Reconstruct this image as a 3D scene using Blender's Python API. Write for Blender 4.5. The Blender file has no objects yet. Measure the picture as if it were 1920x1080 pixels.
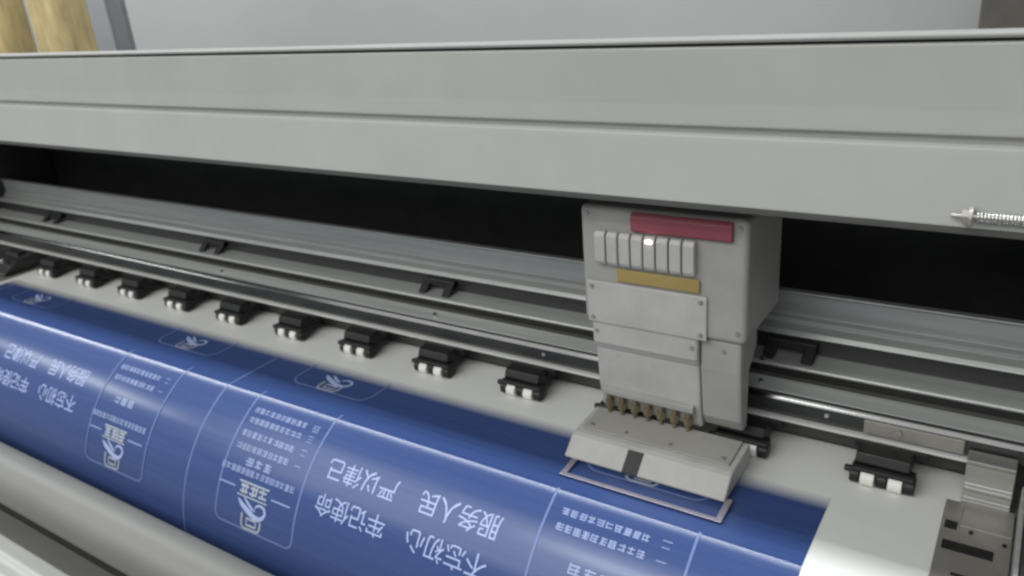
import bpy, bmesh, math, random
from mathutils import Vector, Matrix

random.seed(11)
C = bpy.context.scene.collection
SC = bpy.context.scene

# ---------------------------------------------------------------- camera, light, exposure
# one design unit = 0.42 m; design z = 0 is the platen, the lens is 1 unit above it
S = 0.42
Z0 = 2.0


def W(x, y, z):
    return Vector((x * S, y * S, (z + Z0) * S))


cam_d = bpy.data.cameras.new('camera')
cam = bpy.data.objects.new('camera', cam_d)
C.objects.link(cam)
F = 1505.0
ax = Vector((-2375.0, -404.0, F))
bx_ = 1073.0
b = Vector((bx_, (-F * F - ax.x * bx_) / ax.y, F))
ex = (-ax).normalized()
ey = b.normalized()
ez = ex.cross(ey)
if ez.y > 0:
    ez = -ez
Rw = (ex, ey, ez)
right = Vector([r.x for r in Rw])
down = Vector([r.y for r in Rw])
fwd = Vector([r.z for r in Rw])
M = Matrix((( right.x, -down.x, -fwd.x), (right.y, -down.y, -fwd.y), (right.z, -down.z, -fwd.z))).to_4x4()
M.translation = W(0, 0, 1)
cam.matrix_world = M
cam_d.sensor_width = 36.0
cam_d.lens = F / 1920 * 36.0
cam_d.clip_start = 0.02
cam_d.clip_end = 100
cam_d.dof.use_dof = True
cam_d.dof.focus_distance = 0.62
cam_d.dof.aperture_fstop = 8.0
SC.camera = cam

SC.view_settings.view_transform = 'Standard'
SC.view_settings.look = 'None'
SC.view_settings.gamma = 1.0
SC.view_settings.use_curve_mapping = False
SC.view_settings.exposure = -0.08
SC.cycles.filter_width = 2.5

w = bpy.data.worlds.new('World')
SC.world = w
w.use_nodes = True
bg = w.node_tree.nodes['Background']
bg.inputs['Color'].default_value = (0.93, 0.97, 1.0, 1)
bg.inputs['Strength'].default_value = 0.34


def area(name, loc, size_x, size_y, power, color, target):
    d = bpy.data.lights.new(name, 'AREA')
    d.shape = 'RECTANGLE'
    d.size, d.size_y = size_x, size_y
    d.energy = power
    d.color = color
    o = bpy.data.objects.new(name, d)
    C.objects.link(o)
    o.location = W(*loc)
    t = W(*target)
    o.rotation_euler = (t - o.location).to_track_quat('-Z', 'Y').to_euler()
    return o


# fluorescent ceiling lamps of the workshop, and one added soft fill panel
area('overhead_light', (-12.5, -3.0, 5.0), 1.34, 0.10, 13, (0.97, 1.0, 0.97), (-10.5, 0.5, 0))
area('overhead_light', (-2.4, -3.0, 5.0), 1.05, 0.10, 9, (0.98, 1.0, 0.97), (-2.0, 0.5, 0))
area('overhead_light', (-6.0, 2.02, 5.6), 9.5, 0.16, 165, (0.92, 0.96, 1.0), (-6.0, 1.6, 0))
area('overhead_light', (-3.4, -4.2, 5.0), 4.6, 1.9, 74, (0.99, 1.0, 0.97), (-3.0, -0.5, 0))  # broad soft panel added overhead to fill the front

# ---------------------------------------------------------------- materials


def nodes_of(m):
    m.use_nodes = True
    nt = m.node_tree
    return nt, nt.nodes['Principled BSDF']


def mat(name, col, rough=0.5, metal=0.0, var=0.06, scale=18.0, bump=0.0, stretch=(1, 1, 1), spec=0.5, dust=0.0, rvar=0.08):
    m = bpy.data.materials.new(name)
    nt, p = nodes_of(m)
    tc = nt.nodes.new('ShaderNodeTexCoord')
    mp = nt.nodes.new('ShaderNodeMapping')
    mp.inputs['Scale'].default_value = stretch
    nt.links.new(tc.outputs['Object'], mp.inputs['Vector'])
    n = nt.nodes.new('ShaderNodeTexNoise')
    n.inputs['Scale'].default_value = scale
    n.inputs['Detail'].default_value = 6
    n.inputs['Roughness'].default_value = 0.65
    nt.links.new(mp.outputs['Vector'], n.inputs['Vector'])
    r = nt.nodes.new('ShaderNodeValToRGB')
    lo = [max(0, c * (1 - var)) for c in col]
    hi = [min(1, c * (1 + var)) for c in col]
    r.color_ramp.elements[0].position = 0.3
    r.color_ramp.elements[1].position = 0.7
    r.color_ramp.elements[0].color = (*lo, 1)
    r.color_ramp.elements[1].color = (*hi, 1)
    nt.links.new(n.outputs['Fac'], r.inputs['Fac'])
    out = r.outputs['Color']
    if dust > 0:
        n2 = nt.nodes.new('ShaderNodeTexNoise')
        n2.inputs['Scale'].default_value = 260
        n2.inputs['Detail'].default_value = 2
        nt.links.new(tc.outputs['Object'], n2.inputs['Vector'])
        r2 = nt.nodes.new('ShaderNodeValToRGB')
        r2.color_ramp.elements[0].position = 0.66
        r2.color_ramp.elements[1].position = 0.74
        nt.links.new(n2.outputs['Fac'], r2.inputs['Fac'])
        mx = nt.nodes.new('ShaderNodeMixRGB')
        ml = nt.nodes.new('ShaderNodeMath')
        ml.operation = 'MULTIPLY'
        ml.inputs[1].default_value = dust
        nt.links.new(r2.outputs['Color'], ml.inputs[0])
        nt.links.new(ml.outputs[0], mx.inputs['Fac'])
        nt.links.new(out, mx.inputs['Color1'])
        mx.inputs['Color2'].default_value = (0.35, 0.33, 0.30, 1)
        out = mx.outputs['Color']
    nt.links.new(out, p.inputs['Base Color'])
    rr = nt.nodes.new('ShaderNodeMapRange')
    rr.inputs['To Min'].default_value = max(0.02, rough - rvar)
    rr.inputs['To Max'].default_value = min(1, rough + rvar)
    nt.links.new(n.outputs['Fac'], rr.inputs['Value'])
    nt.links.new(rr.outputs['Result'], p.inputs['Roughness'])
    p.inputs['Metallic'].default_value = metal
    p.inputs['Specular IOR Level'].default_value = spec
    if bump > 0:
        bn = nt.nodes.new('ShaderNodeBump')
        bn.inputs['Strength'].default_value = bump
        bn.inputs['Distance'].default_value = 0.002
        nt.links.new(n.outputs['Fac'], bn.inputs['Height'])
        nt.links.new(bn.outputs['Normal'], p.inputs['Normal'])
    return m


MT = {
    'hood': mat('painted_steel_grey', (0.43, 0.43, 0.405), 0.45, var=0.05, scale=9, bump=0.03),
    'hood_low': mat('painted_steel_pale', (0.44, 0.445, 0.425), 0.42, var=0.045, scale=9, bump=0.03),
    'hood_top': mat('dusty_grey_lid', (0.30, 0.30, 0.285), 0.5, var=0.06, scale=9),
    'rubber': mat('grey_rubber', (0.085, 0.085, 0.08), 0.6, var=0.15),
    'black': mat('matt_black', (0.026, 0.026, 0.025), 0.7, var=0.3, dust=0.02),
    'black_plastic': mat('black_plastic', (0.009, 0.009, 0.009), 0.5, var=0.3, dust=0.06),
    'alu': mat('brushed_aluminium', (0.46, 0.47, 0.46), 0.36, 0.35, var=0.18, scale=14, stretch=(0.25, 9, 9)),
    'alu_light': mat('pale_aluminium', (0.42, 0.42, 0.40), 0.40, 0.6, var=0.12, scale=14, stretch=(0.25, 9, 9)),
    'alu_dark': mat('anodised_dark', (0.055, 0.055, 0.055), 0.32, 0.45, var=0.15, scale=14, stretch=(0.25, 9, 9), dust=0.05),
    'lip': mat('bright_lip_aluminium', (0.68, 0.68, 0.66), 0.35, 0.3, var=0.1, scale=14, stretch=(0.25, 9, 9)),
    'rod': mat('polished_rod_steel', (0.11, 0.11, 0.11), 0.14, 1.0, var=0.1, scale=30, rvar=0.03),
    'steel': mat('bright_steel', (0.62, 0.61, 0.59), 0.22, 1.0, var=0.06, scale=30),
    'steel_dull': mat('dull_steel', (0.36, 0.34, 0.31), 0.42, 0.6, var=0.15, scale=16, bump=0.05),
    'white_plastic': mat('white_nylon', (0.78, 0.77, 0.72), 0.4, var=0.05),
    'media': mat('white_vinyl', (0.69, 0.69, 0.66), 0.5, var=0.05, scale=6, bump=0.03, spec=0.35, dust=0.06),
    'print_white': mat('unprinted_white_marks', (0.35, 0.42, 0.66), 0.38, var=0.05),
    'print_small': mat('faint_small_print', (0.25, 0.31, 0.52), 0.38, var=0.08),
    'print_line': mat('pale_blue_line', (0.13, 0.18, 0.38), 0.38, var=0.05),
    'print_gold': mat('pale_gold_print', (0.36, 0.39, 0.46), 0.38, var=0.12, scale=60),
    'carriage': mat('beige_carriage_plastic', (0.33, 0.32, 0.30), 0.45, var=0.09, scale=22, dust=0.2),
    'carriage_pale': mat('pale_carriage_plastic', (0.44, 0.43, 0.41), 0.45, var=0.10, scale=30, dust=0.3),
    'bumper': mat('violet_grey_rod', (0.30, 0.28, 0.34), 0.3, 0.4, var=0.1),
    'red': mat('dull_red', (0.24, 0.055, 0.075), 0.45, var=0.15),
    'yellow': mat('mustard_yellow', (0.34, 0.25, 0.085), 0.5, var=0.15),
    'brass': mat('brass', (0.24, 0.20, 0.13), 0.4, 0.6, var=0.15),
    'wall': mat('painted_wall', (0.39, 0.395, 0.385), 0.8, var=0.03, scale=3, bump=0.05),
    'gold': mat('golden_textile', (0.56, 0.44, 0.22), 0.85, var=0.28, scale=20, bump=0.6, stretch=(3, 3, 0.6)),
    'post': mat('grey_post_paint', (0.33, 0.335, 0.35), 0.6, var=0.05),
    'post_shade': mat('shaded_post_side', (0.17, 0.17, 0.18), 0.6, var=0.05),  # shade on the side of the light post, put into the colour
    'cabinet': mat('dark_brown_board', (0.085, 0.075, 0.065), 0.6, var=0.2),
    'grey_bar': mat('pale_grey_bar', (0.17, 0.167, 0.154), 0.5, var=0.04, scale=12),
    'panel': mat('pale_grey_panel', (0.40, 0.395, 0.37), 0.5, var=0.04, scale=12),
}

# ink: blue, thinning to bare vinyl over the last passes that the head has not finished
INK_TOP = 1.352


def ink_material():
    m = bpy.data.materials.new('blue_ink')
    nt, p = nodes_of(m)
    tc = nt.nodes.new('ShaderNodeTexCoord')
    sp = nt.nodes.new('ShaderNodeSeparateXYZ')
    nt.links.new(tc.outputs['Object'], sp.inputs['Vector'])
    mr = nt.nodes.new('ShaderNodeMapRange')
    mr.inputs['From Min'].default_value = (INK_TOP - 0.030) * S
    mr.inputs['From Max'].default_value = (INK_TOP + 0.012) * S
    nt.links.new(sp.outputs['Y'], mr.inputs['Value'])
    n = nt.nodes.new('ShaderNodeTexNoise')
    n.inputs['Scale'].default_value = 40
    n.inputs['Detail'].default_value = 5
    mp = nt.nodes.new('ShaderNodeMapping')
    mp.inputs['Scale'].default_value = (0.15, 6, 6)
    nt.links.new(tc.outputs['Object'], mp.inputs['Vector'])
    nt.links.new(mp.outputs['Vector'], n.inputs['Vector'])
    rb = nt.nodes.new('ShaderNodeValToRGB')
    rb.color_ramp.elements[0].position = 0.3
    rb.color_ramp.elements[1].position = 0.7
    rb.color_ramp.elements[0].color = (0.035, 0.064, 0.186, 1)
    rb.color_ramp.elements[1].color = (0.044, 0.077, 0.214, 1)
    nt.links.new(n.outputs['Fac'], rb.inputs['Fac'])
    mx = nt.nodes.new('ShaderNodeMixRGB')
    nt.links.new(mr.outputs['Result'], mx.inputs['Fac'])
    nt.links.new(rb.outputs['Color'], mx.inputs['Color1'])
    mx.inputs['Color2'].default_value = (0.69, 0.69, 0.66, 1)
    nt.links.new(mx.outputs['Color'], p.inputs['Base Color'])
    p.inputs['Specular IOR Level'].default_value = 0.5
    p.inputs['Roughness'].default_value = 0.21
    return m


MT['ink'] = ink_material()


def led_material():
    m = bpy.data.materials.new('lit_led')
    nt, p = nodes_of(m)
    p.inputs['Base Color'].default_value = (0.9, 0.8, 0.8, 1)
    p.inputs['Emission Color'].default_value = (1.0, 0.93, 0.92, 1)
    p.inputs['Emission Strength'].default_value = 6.0
    return m


MT['led'] = led_material()

# ---------------------------------------------------------------- helpers


def link_obj(name, bm, m, parent=None, smooth=False, bevel=0.0, segs=2, angle=35):
    bmesh.ops.recalc_face_normals(bm, faces=bm.faces)
    me = bpy.data.meshes.new(name)
    bm.to_mesh(me)
    bm.free()
    me.materials.append(MT[m])
    if smooth:
        for p in me.polygons:
            p.use_smooth = True
    o = bpy.data.objects.new(name, me)
    C.objects.link(o)
    if parent:
        o.parent = parent
    if bevel > 0:
        bv = o.modifiers.new('bevel', 'BEVEL')
        bv.width = bevel * S
        bv.segments = segs
        bv.limit_method = 'ANGLE'
        bv.angle_limit = math.radians(angle)
    return o


def tag(o, label=None, cat=None, group=None, kind=None):
    if label:
        o['label'] = label
    if cat:
        o['category'] = cat
    if group:
        o['group'] = group
    if kind:
        o['kind'] = kind
    return o


def empty(name, label, cat):
    # the Empty sits at the world origin below the thing; its parts keep world coordinates
    o = bpy.data.objects.new(name, None)
    C.objects.link(o)
    o.empty_display_size = 0.05
    return tag(o, label, cat)


def add_prism(bm, prof, x0, x1):
    """closed (y,z) outline swept along x"""
    a = [bm.verts.new(W(x0, y, z)) for y, z in prof]
    c = [bm.verts.new(W(x1, y, z)) for y, z in prof]
    n = len(prof)
    for i in range(n):
        j = (i + 1) % n
        bm.faces.new((a[i], a[j], c[j], c[i]))
    bm.faces.new(a)
    bm.faces.new(list(reversed(c)))


def add_box(bm, x0, x1, y0, y1, z0, z1):
    add_prism(bm, [(y0, z0), (y1, z0), (y1, z1), (y0, z1)], x0, x1)


def add_cyl(bm, p, q, r, n=20, r2=None):
    p, q = Vector(p), Vector(q)
    r2 = r if r2 is None else r2
    d = (q - p).normalized()
    u = d.orthogonal().normalized()
    v = d.cross(u)
    a, c = [], []
    for i in range(n):
        t = 2 * math.pi * i / n
        o = u * math.cos(t) + v * math.sin(t)
        a.append(bm.verts.new(W(*(p + o * r))))
        c.append(bm.verts.new(W(*(q + o * r2))))
    for i in range(n):
        j = (i + 1) % n
        bm.faces.new((a[i], a[j], c[j], c[i]))
    bm.faces.new(list(reversed(a)))
    bm.faces.new(c)


def add_tube(bm, pts, r, n=8):
    rings = []
    for i, p in enumerate(pts):
        p = Vector(p)
        d = (Vector(pts[min(i + 1, len(pts) - 1)]) - Vector(pts[max(i - 1, 0)])).normalized()
        ref = Vector((1, 0, 0)) if abs(d.x) < 0.8 else Vector((0, 0, 1))
        u = d.cross(ref).normalized()
        v = d.cross(u)
        rings.append([bm.verts.new(W(*(p + (u * math.cos(2 * math.pi * k / n) + v * math.sin(2 * math.pi * k / n)) * r))) for k in range(n)])
    for a, c in zip(rings, rings[1:]):
        for k in range(n):
            bm.faces.new((a[k], a[(k + 1) % n], c[(k + 1) % n], c[k]))
    bm.faces.new(list(reversed(rings[0])))
    bm.faces.new(rings[-1])


def prism(name, prof, x0, x1, m, parent, bevel=0.0, **k):
    bm = bmesh.new()
    add_prism(bm, prof, x0, x1)
    return link_obj(name, bm, m, parent, bevel=bevel, **k)


def box(name, x0, x1, y0, y1, z0, z1, m, parent, bevel=0.0, **k):
    bm = bmesh.new()
    add_box(bm, x0, x1, y0, y1, z0, z1)
    return link_obj(name, bm, m, parent, bevel=bevel, **k)


def screw(name, x, y, z, r, n, m, parent):
    """a round head with a hex socket facing the direction n in the yz plane"""
    d = Vector((0, n[0], n[1])).normalized()
    p = Vector((x, y, z))
    bm = bmesh.new()
    add_cyl(bm, p - d * 0.002, p + d * 0.003, r, 16, r * 0.85)
    o = link_obj(name, bm, m, parent)
    return o


# ---------------------------------------------------------------- the room behind
room_wall = box('wall', -34, 14, 4.6, 5.0, -2.0, 2.4, 'wall', None)
tag(room_wall, 'plain pale grey painted wall behind the printer', 'wall')

# ---------------------------------------------------------------- the printer
PR = empty('wide_format_printer', 'wide grey inkjet printer with open front, long rail and row of pinch rollers', 'printer')
XL, XR = -5.6, 0.9

# body under the platen
box('body', XL, XR, 1.16, 2.0, -2.0, -0.045, 'panel', PR, 0.01)
# platen: flat bed and the curved heater apron in front
CREASE = 1.152
# side view of the apron: the sheet bends sharply off the bed, then curves steadily down
APRON = []
_y, _z, _n = CREASE, 0.0, 560
for _i in range(_n + 1):
    _s = _i / 1000
    _a = 19 + 9 * _s / 0.016 if _s < 0.016 else 28 + (_s - 0.016) * 144.0
    APRON.append((_y, _z, math.radians(_a)))
    _y -= 0.001 * math.cos(math.radians(_a))
    _z -= 0.001 * math.sin(math.radians(_a))


def apron(s, off=0.0):
    f = min(max(s * 1000, 0), _n - 0.001)
    i = int(f)
    k = f - i
    y, z, a = [APRON[i][j] * (1 - k) + APRON[i + 1][j] * k for j in range(3)]
    return (y - off * math.sin(a), z + off * math.cos(a))


prof = [(1.70, -0.004), (1.152, -0.004)]
prof += [apron(0.5 * i / 40, -0.004) for i in range(1, 41)]
prof += [(0.93, -0.42), (1.16, -0.42), (1.16, -0.04), (1.70, -0.04)]
prism('platen', prof, XL + 0.1, XR - 0.02, 'steel_dull', PR)
# round guard bar in front of the paper, and the deck below it
bm = bmesh.new()
add_cyl(bm, (XL, 0.826, -0.319), (XR, 0.826, -0.319), 0.0745, 48)
bar = link_obj('guard_bar', bm, 'grey_bar', PR, smooth=True)
bar.data.polygons[-1].use_smooth = False
prism('front_deck', [(0.86, -0.52), (0.67, -0.40), (0.655, -0.412), (0.62, -0.395), (0.20, -0.55), (0.20, -0.75), (0.86, -0.75)], XL, XR, 'panel', PR, 0.006)
prism('apron_base', [(0.82, -0.75), (1.165, -0.75), (1.165, -0.43), (0.82, -0.43)], XL + 0.02, XR - 0.02, 'black', PR)

# gantry: the long rail that carries the head
prism('gantry_rail', [(1.60, 0.070), (1.60, 0.137), (1.604, 0.141), (1.668, 0.144), (1.668, 0.182), (1.676, 0.192), (1.70, 0.196),
                      (1.70, 0.206), (1.712, 0.212), (1.712, 0.262), (1.704, 0.268), (1.704, 0.272), (1.722, 0.272), (1.80, 0.225), (1.84, 0.070)],
      XL + 0.2, XR, 'alu', PR, 0.0025)
prism('rail_stripe', [(1.664, 0.146), (1.667, 0.146), (1.667, 0.181), (1.664, 0.181)], XL + 0.2, XR, 'alu_dark', PR)
prism('rail_face_shade', [(1.596, 0.072), (1.599, 0.072), (1.599, 0.134), (1.596, 0.134)], XL + 0.2, XR, 'black', PR)  # front of the rail coloured black for the shadow in the groove
# front beam under it
BEAM = prism('front_beam', [(1.504, 0.074), (1.50, 0.082), (1.50, 0.114), (1.508, 0.122), (1.545, 0.135), (1.553, 0.130), (1.553, 0.074)], XL + 0.2, XR, 'alu_dark', PR, 0.004, segs=3, angle=20)
_a = [math.radians(136 + k) for k in range(11)]
_p = [(1.5461 + 0.06 * math.cos(q), 0.0792 + 0.06 * math.sin(q)) for q in _a]
EDGE = prism('polished_edge', _p + [(1.507, 0.1200), (1.503, 0.1110)], XL + 0.21, XR - 0.01, 'rod', PR)
for q in EDGE.data.polygons:
    q.use_smooth = 120 < math.degrees(math.atan2(q.normal.z, q.normal.y)) < 160
prism('beam_top_strip', [(1.5085, 0.1235), (1.543, 0.1368), (1.543, 0.139), (1.5075, 0.1255)], XL + 0.2, XR, 'alu', PR, 0.001)
prism('beam_lip', [(1.492, 0.066), (1.492, 0.072), (1.500, 0.0735), (1.55, 0.0735), (1.55, 0.066)], XL + 0.2, -0.03, 'lip', PR, 0.0015)
prism('rear_shade_strip', [(1.555, 0.002), (1.575, 0.002), (1.575, 0.13), (1.555, 0.13)], XL + 0.2, XR, 'rubber', PR)  # dark strip built in for the shade behind the pinch rollers
box('face_plate', -0.222, -0.045, 1.4955, 1.4995, 0.079, 0.110, 'steel_dull', PR, 0.002)
for x in (-2.222, -1.323, -0.965, -0.436, -0.293):
    if x in (-1.323, -2.222, -0.436):
        screw('screw', x, 1.523, 0.134, 0.006, (-0.3, 1), 'steel', PR)
    else:
        screw('screw', x, 1.4995, 0.098, 0.005, (-1, 0), 'alu', PR)
screw('screw', -0.159, 1.494, 0.096, 0.0085, (-1, 0), 'steel_dull', PR)
screw('screw', -0.457, 1.604, 0.146, 0.007, (-0.2, 1), 'steel', PR)

# small black arches clipped on the rail
bm = bmesh.new()
for s in (-1, 1):
    add_prism(bm, [(1.612, 0.1425), (1.628, 0.1425), (1.672, 0.162), (1.672, 0.176), (1.650, 0.176)], s * 0.042 - 0.013, s * 0.042 + 0.013)
add_prism(bm, [(1.642, 0.158), (1.672, 0.160), (1.672, 0.179), (1.646, 0.178)], -0.0550, 0.0550)
clip = link_obj('rail_clip', bm, 'black_plastic', PR, bevel=0.003)
clip.location = (-0.408 * S, 0, 0)
for x in (-1.40, -2.41, -3.47):
    c = clip.copy()
    C.objects.link(c)
    c.location = (x * S, 0, 0)

# pinch roller blocks
def pinch(x):
    bm = bmesh.new()
    # arm that slopes back under the beam
    add_prism(bm, [(1.462, 0.034), (1.456, 0.044), (1.464, 0.062), (1.490, 0.066), (1.566, 0.066), (1.566, 0.040), (1.53, 0.022), (1.475, 0.020)], -0.052, 0.046)
    # wider cap behind
    add_prism(bm, [(1.500, 0.048), (1.500, 0.0655), (1.5660, 0.0655), (1.5660, 0.044)], -0.062, 0.070)
    # lower head with three tines
    add_prism(bm, [(1.444, 0.024), (1.444, 0.036), (1.452, 0.040), (1.480, 0.036), (1.480, 0.022)], -0.056, 0.056)
    for tx, tw in ((-0.049, 0.009), (0.000, 0.0095), (0.048, 0.010)):
        add_prism(bm, [(1.441, 0.006), (1.440, 0.022), (1.446, 0.030), (1.474, 0.030), (1.470, 0.010), (1.458, 0.003)], tx - tw, tx + tw)
    # little spring boss on the left
    add_cyl(bm, (-0.069, 1.452, 0.028), (-0.050, 1.452, 0.028), 0.007, 12)
    o = link_obj('pinch_roller_block', bm, 'black_plastic', PR, bevel=0.0025)
    o.location = (x * S, -0.012 * S, 0)
    for rx in (-0.025, 0.0245):
        bm = bmesh.new()
        add_cyl(bm, (-0.0125, 1.450, 0.0165), (0.0125, 1.450, 0.0165), 0.0155, 24)
        r = link_obj('roller', bm, 'white_plastic', o, bevel=0.002)
        r.location = (rx * S, 0, 0)
    return o


first = pinch(-0.172)
for k in range(1, 13):
    c = first.copy()
    C.objects.link(c)
    c.location = ((-0.172 - 0.2770 * k + random.uniform(-0.004, 0.004)) * S, -0.012 * S, 0)
    for ch in first.children:
        d = ch.copy()
        C.objects.link(d)
        d.parent = c

# dark cavity: rear panel, ends, roof
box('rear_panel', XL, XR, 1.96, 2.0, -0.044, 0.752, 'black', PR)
prism('drive_belt', [(1.925, 0.500), (1.925, 0.535), (1.930, 0.535), (1.930, 0.500)], XL, 0.29, 'rubber', PR)
# hood
HOOD = prism('hood', [(1.334, 0.7135), (1.337, 0.7500), (1.3375, 0.8450), (1.352, 0.8465), (1.385, 0.8465), (1.385, 0.80), (1.372, 0.72), (1.36, 0.69), (1.345, 0.69), (1.345, 0.708)], XL, XR, 'hood', PR, 0.003)
prism('hood_lid', [(1.336, 0.8505), (1.3335, 0.8545), (1.3355, 0.8585), (1.372, 0.8595), (1.415, 0.8520), (1.47, 0.800), (2.02, 0.770), (2.02, 0.755), (1.42, 0.780), (1.392, 0.8490)], XL, XR, 'hood_top', PR, 0.002)
LOWER = prism('hood_lower_cover', [(1.300, 0.584), (1.3165, 0.690), (1.3185, 0.7005), (1.325, 0.7035), (1.355, 0.7035), (1.355, 0.689), (1.34, 0.68), (1.325, 0.584)], XL, XR, 'hood_low', PR, 0.003)
prism('hood_seal', [(1.304, 0.5725), (1.302, 0.5835), (1.326, 0.5835), (1.326, 0.5725)], XL, XR, 'rubber', PR, 0.002)
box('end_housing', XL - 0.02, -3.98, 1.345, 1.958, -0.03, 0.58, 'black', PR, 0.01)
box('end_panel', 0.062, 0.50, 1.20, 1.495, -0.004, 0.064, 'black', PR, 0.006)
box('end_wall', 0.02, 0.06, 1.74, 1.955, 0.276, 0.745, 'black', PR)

# coil spring with its stud on the hood cover
SPY, SPZ = 1.2925, 0.6045
pts = []
turns = 60
for i in range(turns * 12 + 1):
    t = i / 12
    pts.append((-0.068 + t * 0.0046, SPY + 0.0080 * math.cos(2 * math.pi * t), SPZ + 0.0080 * math.sin(2 * math.pi * t)))
bm = bmesh.new()
add_tube(bm, pts, 0.0015, 6)
SPR = link_obj('coil_spring', bm, 'steel', LOWER, smooth=True)
bm = bmesh.new()
add_cyl(bm, (-0.101, SPY, SPZ), (0.20, SPY, SPZ), 0.0032, 12)
link_obj('spring_rod', bm, 'steel_dull', LOWER)
bm = bmesh.new()
add_cyl(bm, (-0.087, SPY, SPZ), (-0.078, SPY, SPZ), 0.0115, 6)
add_cyl(bm, (-0.0780, SPY, SPZ), (-0.0730, SPY, SPZ), 0.0150, 20)
link_obj('nut', bm, 'steel_dull', LOWER)

# right end: aluminium foot under the beam and the steel edge plate on the bed
prism('beam_foot', [(1.462, 0.002), (1.450, 0.002), (1.450, 0.012), (1.458, 0.016), (1.458, 0.030), (1.452, 0.034), (1.452, 0.040), (1.460, 0.045), (1.460, 0.085),
                    (1.456, 0.090), (1.456, 0.0955), (1.4945, 0.0955), (1.4945, 0.002)], -0.037, 0.041, 'alu_light', PR, 0.0015)
PLT = bmesh.new()
add_box(PLT, -0.060, 0.050, 0.93 + 0.23, 1.449, 0.0015, 0.0075)
add_box(PLT, -0.030, 0.050, 1.372, 1.4485, 0.0075, 0.0120)
PLATE = link_obj('edge_plate', PLT, 'steel_dull', PR, bevel=0.0015)
for x0, x1, y0, y1 in ((-0.054, -0.034, 1.360, 1.384), (-0.052, 0.026, 1.300, 1.326), (-0.030, 0.020, 1.236, 1.243)):
    box('slot', x0, x1, y0, y1, 0.0073, 0.0080, 'black_plastic', PLATE)
screw('screw', -0.012, 1.362, 0.0075, 0.004, (0, 1), 'black_plastic', PLATE)
screw('screw', 0.040, 1.350, 0.0075, 0.004, (0, 1), 'black_plastic', PLATE)
box('edge_trim', 0.0535, 0.0605, 1.18, 1.47, -0.003, 0.058, 'alu', PR, 0.001)
# left end: media clamp
CL = prism('media_clamp', [(1.36, 0.0015), (1.36, 0.010), (1.42, 0.045), (1.52, 0.062), (1.55, 0.05), (1.55, 0.0015)], -3.75, -3.41, 'alu_dark', PR, 0.004)
bm = bmesh.new()
add_cyl(bm, (-3.47, 1.405, 0.035), (-3.47, 1.392, 0.060), 0.013, 18)
link_obj('clamp_knob', bm, 'steel', CL, bevel=0.003)

# ---- carriage
CAR = box('print_carriage', -0.772, -0.425, 1.372, 1.60, 0.285, 0.538, 'carriage', PR, 0.012, segs=4)
CAR['label'] = 'beige print head carriage with red strip, white dampers and a lit lamp'
bm = bmesh.new()
add_prism(bm, [(1.366, 0.494), (1.3605, 0.499), (1.3605, 0.526), (1.367, 0.534), (1.3715, 0.534), (1.3715, 0.494)], -0.655, -0.452)
link_obj('red_strip', bm, 'red', CAR, bevel=0.002)
for k in range(8):
    x = -0.722 + k * 0.0268
    bm = bmesh.new()
    add_prism(bm, [(1.3715, 0.418), (1.360, 0.420), (1.356, 0.428), (1.356, 0.482), (1.362, 0.490), (1.3715, 0.490)], x - 0.0118, x + 0.0118)
    link_obj('ink_damper', bm, 'carriage_pale', CAR, bevel=0.0025)
box('yellow_strip', -0.690, -0.515, 1.366, 1.3715, 0.384, 0.411, 'yellow', CAR, 0.0015)
box('indicator_lamp', -0.620, -0.607, 1.352, 1.3555, 0.4785, 0.4845, 'led', CAR, 0.001)
prism('front_cover', [(1.385, 0.284), (1.366, 0.284), (1.366, 0.378), (1.371, 0.381)][:3] + [(1.3715, 0.378), (1.3715, 0.284)], -0.760, -0.50, 'carriage_pale', CAR, 0.003)
# lower housing hanging in front of the beam
prism('lower_housing', [(1.372, 0.284), (1.372, 0.235), (1.384, 0.215), (1.392, 0.120), (1.405, 0.060), (1.436, 0.060), (1.440, 0.20), (1.485, 0.24), (1.485, 0.284)], -0.755, -0.520, 'carriage_pale', CAR, 0.006)
prism('side_housing', [(1.382, 0.284), (1.382, 0.215), (1.395, 0.10), (1.412, 0.070), (1.436, 0.070), (1.440, 0.20), (1.485, 0.24), (1.485, 0.284)], -0.518, -0.435, 'carriage', CAR, 0.006)
bm = bmesh.new()
add_prism(bm, [(1.380, 0.104), (1.380, 0.118), (1.394, 0.121), (1.394, 0.100)], -0.742, -0.532)
link_obj('fitting_holder', bm, 'carriage', CAR, bevel=0.002)
for k in range(7):
    x = -0.728 + k * 0.0305
    bm = bmesh.new()
    add_cyl(bm, (x, 1.387, 0.088), (x, 1.387, 0.106), 0.0068, 14)
    add_cyl(bm, (x, 1.387, 0.072), (x, 1.387, 0.089), 0.0098, 6)
    add_cyl(bm, (x, 1.387, 0.052), (x, 1.387, 0.073), 0.0050, 12)
    link_obj('ink_fitting', bm, 'brass', CAR)
for x, z in ((-0.748, 0.366), (-0.512, 0.366), (-0.748, 0.296), (-0.512, 0.296)):
    screw('screw', x, 1.366, z, 0.0050, (-1, 0), 'steel_dull', CAR)
for x, z in ((-0.744, 0.262), (-0.532, 0.262), (-0.470, 0.262)):
    screw('screw', x, 1.372 if x != -0.470 else 1.382, z, 0.0045, (-1, 0), 'steel_dull', CAR)
for x, z in ((-0.755, 0.522), (-0.440, 0.522), (-0.440, 0.31)):
    screw('screw', x, 1.372, z, 0.0050, (-1, 0), 'steel_dull', CAR)
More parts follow.
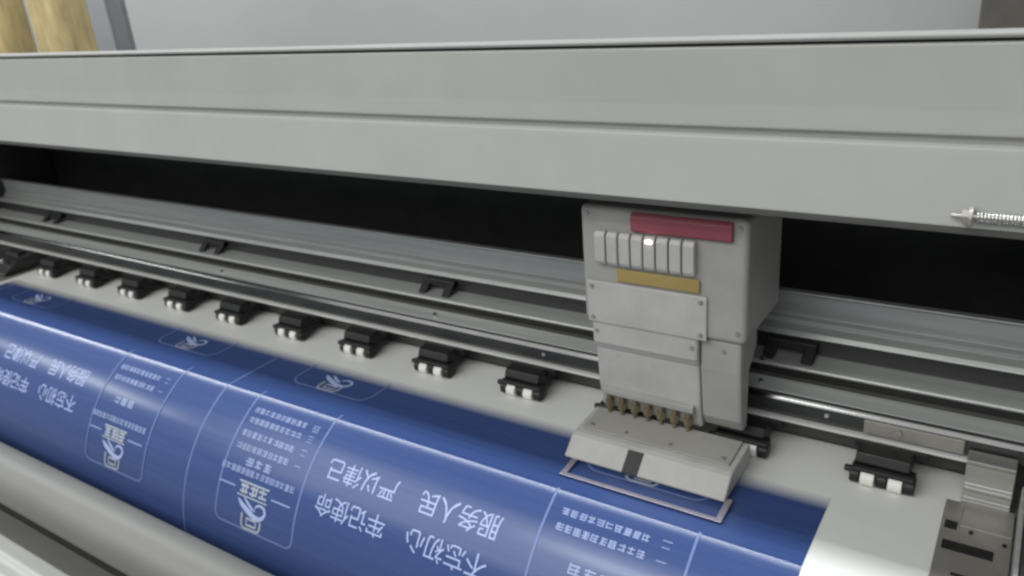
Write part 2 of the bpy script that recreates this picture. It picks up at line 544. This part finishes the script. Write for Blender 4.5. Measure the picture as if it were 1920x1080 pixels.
# foot over the paper: a pale tray with a sloping front, a dark slit, and a thin bumper ahead of it
prism('head_tray', [(1.252, 0.007), (1.248, 0.013), (1.286, 0.045), (1.296, 0.049), (1.402, 0.053), (1.402, 0.007)], -0.770, -0.417, 'carriage_pale', CAR, 0.006, segs=4)
prism('head_slit', [(1.252, 0.0085), (1.2465, 0.013), (1.2845, 0.046), (1.290, 0.040)], -0.635, -0.600, 'black_plastic', CAR, 0.001)
prism('tray_cover', [(1.310, 0.0500), (1.310, 0.0540), (1.396, 0.0580), (1.396, 0.0520)], -0.757, -0.430, 'carriage', CAR, 0.0025)
for x in (-0.74, -0.66, -0.56, -0.447):
    screw('screw', x, 1.325, 0.0555, 0.0045, (0, 1), 'steel_dull', CAR)
bm = bmesh.new()
add_box(bm, -0.752, -0.404, 1.193, 1.2035, 0.0050, 0.0078)
for x in (-0.745, -0.411):
    add_prism(bm, [(1.2035, 0.0052), (1.2035, 0.0076), (1.262, 0.0120), (1.262, 0.0090)], x - 0.0065, x + 0.0065)
link_obj('bumper_bar', bm, 'bumper', CAR, bevel=0.0012)

# ---------------------------------------------------------------- printed vinyl
BAN = empty('printed_vinyl', 'wide white vinyl sheet half printed deep blue with white Chinese lettering on the bed', 'printed sheet')
SMAX = 0.50


def paper(x, s, off=0.0):
    """x along the printer, s along the sheet: negative on the flat bed, positive down the apron"""
    if s <= 0:
        return W(x, CREASE - s, 0.001 + off)
    y, z = apron(s, 0.001 + off)
    return W(x, y, z)


def sheet(name, x0, x1, s0, s1, off, m, parent, ns=90, nx=40, thick=0.0):
    bm = bmesh.new()
    ss = [s0 + (s1 - s0) * j / ns for j in range(ns + 1)]
    if s0 < 0 < s1:
        k = min(range(len(ss)), key=lambda i: abs(ss[i]))
        ss[k] = 0.0
    g = [[bm.verts.new(paper(x0 + (x1 - x0) * i / nx, s, off)) for i in range(nx + 1)] for s in ss]
    for j in range(ns):
        for i in range(nx):
            f = bm.faces.new((g[j][i], g[j][i + 1], g[j + 1][i + 1], g[j + 1][i]))
            f.smooth = True
    # keep the crease sharp
    bm.edges.ensure_lookup_table()
    if 0.0 in ss:
        k = ss.index(0.0)
        for i in range(nx):
            e = bm.edges.get((g[k][i], g[k][i + 1]))
            if e:
                e.smooth = False
    for f in bm.faces:
        pass
    me = bpy.data.meshes.new(name)
    bm.to_mesh(me)
    bm.free()
    me.materials.append(MT[m])
    o = bpy.data.objects.new(name, me)
    C.objects.link(o)
    o.parent = parent
    return o


sheet('vinyl_media', -3.36, 0.035, -(1.552 - CREASE), SMAX, 0.0, 'media', BAN)
INK = sheet('blue_print', -3.325, -0.247, -(INK_TOP + 0.014 - CREASE), SMAX, 0.0006, 'ink', BAN)
OFF = 0.0011
LAYER = 0
# measured row heights -> arc length on the apron, every 0.02
ROWS = [0.008, 0.026, 0.044, 0.063, 0.082, 0.101, 0.121, 0.141, 0.161, 0.181, 0.202, 0.222, 0.243, 0.264, 0.285, 0.307, 0.328, 0.35, 0.371, 0.393]


def lay(s):
    if s <= 0:
        return s
    f = min(s / 0.02, len(ROWS) - 1.001)
    i = int(f)
    v = ROWS[i] * (1 - f + i) + ROWS[i + 1] * (f - i)
    return v + max(0.0, s - 0.02 * (len(ROWS) - 1))



def ribbon(bm, pts, wd, closed=False, step=0.012):
    """flat stroke along (x,s) points; width may be a list"""
    global LAYER
    LAYER = (LAYER + 1) % 60
    off = OFF + LAYER * 1.5e-5
    P = [Vector((p[0], lay(p[1]))) for p in pts]
    if closed:
        P.append(P[0].copy())
    ws = wd if isinstance(wd, (list, tuple)) else [wd] * len(P)
    Q, Wd = [], []
    for i in range(len(P) - 1):
        n = max(1, int((P[i + 1] - P[i]).length / step))
        for k in range(n):
            t = k / n
            Q.append(P[i].lerp(P[i + 1], t))
            Wd.append(ws[i] * (1 - t) + ws[i + 1] * t)
    Q.append(P[-1])
    Wd.append(ws[-1])
    prev = None
    for i, q in enumerate(Q):
        a, c = Q[max(i - 1, 0)], Q[min(i + 1, len(Q) - 1)]
        if closed and i in (0, len(Q) - 1):
            a, c = Q[-2], Q[1]
        d = (c - a).normalized()
        n = Vector((-d.y, d.x)) * Wd[i] / 2
        pr = (bm.verts.new(paper(q.x + n.x, q.y + n.y, off)), bm.verts.new(paper(q.x - n.x, q.y - n.y, off)))
        if prev:
            bm.faces.new((prev[0], prev[1], pr[1], pr[0]))
        prev = pr


def stamp(name, bm, m, parent):
    for f in bm.faces:
        f.normal_update()
        if f.normal.z < 0:
            f.normal_flip()
    me = bpy.data.meshes.new(name)
    bm.to_mesh(me)
    bm.free()
    me.materials.append(MT[m])
    o = bpy.data.objects.new(name, me)
    C.objects.link(o)
    o.parent = parent
    return o


def text_bm(bm, body, x, s, size, pitch):
    """upside-down lettering: reads towards -x, tops point down the apron; x,s = right edge and centre"""
    for i, chx in enumerate(body):
        cu = bpy.data.curves.new('t', 'FONT')
        cu.body = chx
        cu.size = 1.0
        cu.align_x = 'CENTER'
        cu.offset = 0.0
        cu.resolution_u = 3
        ob = bpy.data.objects.new('t', cu)
        C.objects.link(ob)
        bpy.context.view_layer.update()
        dg = bpy.context.evaluated_depsgraph_get()
        me = bpy.data.meshes.new_from_object(ob.evaluated_get(dg))
        t = bmesh.new()
        t.from_mesh(me)
        for q in range(-4, 14):
            bmesh.ops.bisect_plane(t, geom=t.verts[:] + t.edges[:] + t.faces[:], plane_co=(0, q * 0.12, 0), plane_no=(0, 1, 0))
        vm = {}
        cx = x - pitch * (i + 0.5)
        for v in t.verts:
            vm[v] = bm.verts.new(paper(cx - v.co.x * size, lay(s) + (v.co.y - 0.36) * size, OFF))
        for f in t.faces:
            try:
                bm.faces.new([vm[v] for v in f.verts])
            except ValueError:
                pass
        t.free()
        bpy.data.objects.remove(ob)
        bpy.data.meshes.remove(me)
        bpy.data.curves.remove(cu)


# big lettering
for sh in (0.0, -1.51):
    for body, x, s in (('不忘初心', -0.806, 0.196), ('牢记使命', -1.078, 0.196), ('服务人民', -0.802, 0.114), ('严以律己', -1.078, 0.114)):
        bm = bmesh.new()
        text_bm(bm, body, x + sh - 0.012, s, 0.055, 0.0535)
        stamp('lettering', bm, 'print_white', INK)


def glyph(bm, cx, s, wd, ht, t):
    """an illegibly small character: a few strokes in a box"""
    nh = random.choice((2, 3, 3, 4))
    for k in range(nh):
        sv = s - ht / 2 + ht * (k + 0.5) / nh
        a = random.uniform(0.36, 0.5)
        ribbon(bm, [(cx - wd * a, sv), (cx + wd * random.uniform(0.36, 0.5), sv)], t)
    for k in range(random.choice((1, 2, 2))):
        xv = cx + wd * random.choice((-0.38, -0.15, 0.0, 0.2, 0.38))
        ribbon(bm, [(xv, s - ht * 0.48), (xv + random.uniform(-.1, .1) * wd, s + ht * random.uniform(0.3, 0.48))], t)


def text_row(bm, x0, x1, s, ht, n, t=0.0026):
    p = (x1 - x0) / n
    for k in range(n):
        glyph(bm, x0 + p * (k + 0.5), s, p * 0.86, ht, t)


def arc(cx, cs, r, a0, a1, n=6):
    return [(cx + r * math.cos(math.radians(a0 + (a1 - a0) * i / n)), cs + r * math.sin(math.radians(a0 + (a1 - a0) * i / n))) for i in range(n + 1)]


def card(xc, ds, hw, lower, rows, full=True):
    """one notice card; ds shifts it along the sheet; lower = where its sides end"""
    top = 0.322 + ds
    r = 0.022 if full else 0.035
    bm = bmesh.new()
    pts = [(xc - hw, lower)] + arc(xc - hw + r, top - r, r, 180, 90) + arc(xc + hw - r, top - r, r, 90, 0) + [(xc + hw, lower)]
    ribbon(bm, pts, 0.0052)
    o = stamp('card_outline', bm, 'print_line', INK)
    bm = bmesh.new()
    # emblem: swoosh over an open square
    e = bm
    sw = [(-0.060, 0.256), (-0.045, 0.266), (-0.022, 0.276), (0.002, 0.285), (0.022, 0.286), (0.034, 0.279), (0.040, 0.268), (0.034, 0.257), (0.018, 0.254), (0.006, 0.259), (0.004, 0.266)]
    wds = [0.004, 0.012, 0.015, 0.014, 0.012, 0.009, 0.008, 0.007, 0.006, 0.005, 0.003]
    ribbon(e, [(xc + u, v + ds) for u, v in sw], wds)
    ribbon(e, [(xc + u, v + ds) for u, v in ((-0.040, 0.248), (-0.026, 0.258), (-0.008, 0.268), (0.004, 0.272))], [0.003, 0.007, 0.007, 0.003])
    stamp('emblem', bm, 'print_white', INK)
    bm = bmesh.new()
    ribbon(bm, [(xc + u, v + ds) for u, v in ((-0.040, 0.284), (-0.040, 0.313), (-0.030, 0.319), (0.020, 0.317), (0.026, 0.308), (0.028, 0.291))], 0.006)
    ribbon(bm, [(xc + u, v + ds) for u, v in ((-0.022, 0.293), (-0.022, 0.309), (0.011, 0.308), (0.012, 0.294))], 0.006, closed=True)
    stamp('emblem_frame', bm, 'print_gold', INK)
    if not full:
        return
    bm = bmesh.new()
    for k in range(3):
        u0 = -0.062 + 0.033 * k
        glyph(bm, xc + u0 + 0.016, 0.230 + ds, 0.031, 0.026, 0.0054)
    ribbon(bm, [(xc - 0.068, 0.2140 + ds), (xc + 0.040, 0.2140 + ds)], 0.0045)
    ribbon(bm, [(xc - 0.068, 0.2460 + ds), (xc + 0.040, 0.2460 + ds)], 0.0035)
    stamp('heading_block', bm, 'print_gold', INK)
    for a, c in ((-0.142, -0.080), (0.052, 0.118)):
        bm = bmesh.new()
        ribbon(bm, [(xc + a, 0.231 + ds), (xc + c, 0.231 + ds)], 0.0042)
        stamp('side_rule', bm, 'print_small', INK)
    bm = bmesh.new()
    text_row(bm, xc - 0.147, xc + 0.119, 0.192 + ds, 0.016, 15)
    stamp('text_line', bm, 'print_small', INK)
    bm = bmesh.new()
    text_row(bm, xc - 0.070, xc + 0.028, rows[0] + ds, 0.022, 3, 0.0038)
    stamp('text_heading', bm, 'print_small', INK)
    for k, s in enumerate(rows[1:]):
        bm = bmesh.new()
        text_row(bm, xc - 0.122, xc + 0.070, s + ds, 0.017, 10)
        text_bm(bm, '一二三四'[k], xc + 0.112, s + ds, 0.022, 0.022)
        stamp('text_line', bm, 'print_small', INK)


card(-1.495, 0.0, 0.1400, -0.02, [0.168, 0.137, 0.104, 0.067, 0.037])
card(-2.090, 0.0, 0.1400, -0.02, [0.139, 0.077, 0.041])
card(-0.580, 0.0, 0.150, -0.005, [0.138, 0.069, 0.035])
for xc in (-1.485, -2.095, -2.995, -0.585):
    card(xc, -0.411, 0.1365, -0.190, [], full=False)
for x in (-1.765, -3.275):
    bm = bmesh.new()
    ribbon(bm, [(x, -0.185), (x, 0.49)], 0.0050)
    stamp('dividing_line', bm, 'print_line', INK)

# ---------------------------------------------------------------- things standing behind the printer
def roll(x, y, r, h, label):
    bm = bmesh.new()
    n = 40
    rings = []
    for j in range(13):
        z = -2.0 + (h + 2.0) * j / 12
        ring = []
        for i in range(n):
            t = 2 * math.pi * i / n
            rr = r * (1 + 0.025 * math.sin(3 * t + j * 0.4) + 0.012 * random.uniform(-1, 1))
            ring.append(bm.verts.new(W(x + rr * math.cos(t), y + rr * math.sin(t), z)))
        rings.append(ring)
    for a, c in zip(rings, rings[1:]):
        for k in range(n):
            bm.faces.new((a[k], a[(k + 1) % n], c[(k + 1) % n], c[k]))
    bm.faces.new(list(reversed(rings[0])))
    bm.faces.new(rings[-1])
    o = link_obj('material_roll', bm, 'gold', None, smooth=True)
    return tag(o, label, 'roll', 'golden rolls standing behind the printer')


roll(-5.455, 2.62, 0.150, 1.5, 'golden brown upright roll at the far left edge behind the printer')
roll(-4.775, 2.62, 0.150, 1.5, 'golden brown upright roll standing between another roll and the grey post')
b1 = box('post', -4.275, -4.115, 2.50, 2.53, -2.0, 2.2, 'post', None, 0.004)
tag(b1, 'light grey upright post next to the golden roll behind the printer', 'post')
b2 = box('post', -4.110, -3.990, 2.51, 2.54, -2.0, 2.2, 'post_shade', None, 0.004)  # shaded side of the light post, built as a separate darker strip
tag(b2, 'shaded side of the light grey post, coloured darker, against the pale wall', 'post')
cb = box('cabinet', -0.31, 1.2, 4.05, 4.55, -2.0, 2.0, 'cabinet', None, 0.03, segs=4)
tag(cb, 'dark brown cabinet behind the hood in the top right corner', 'cabinet')
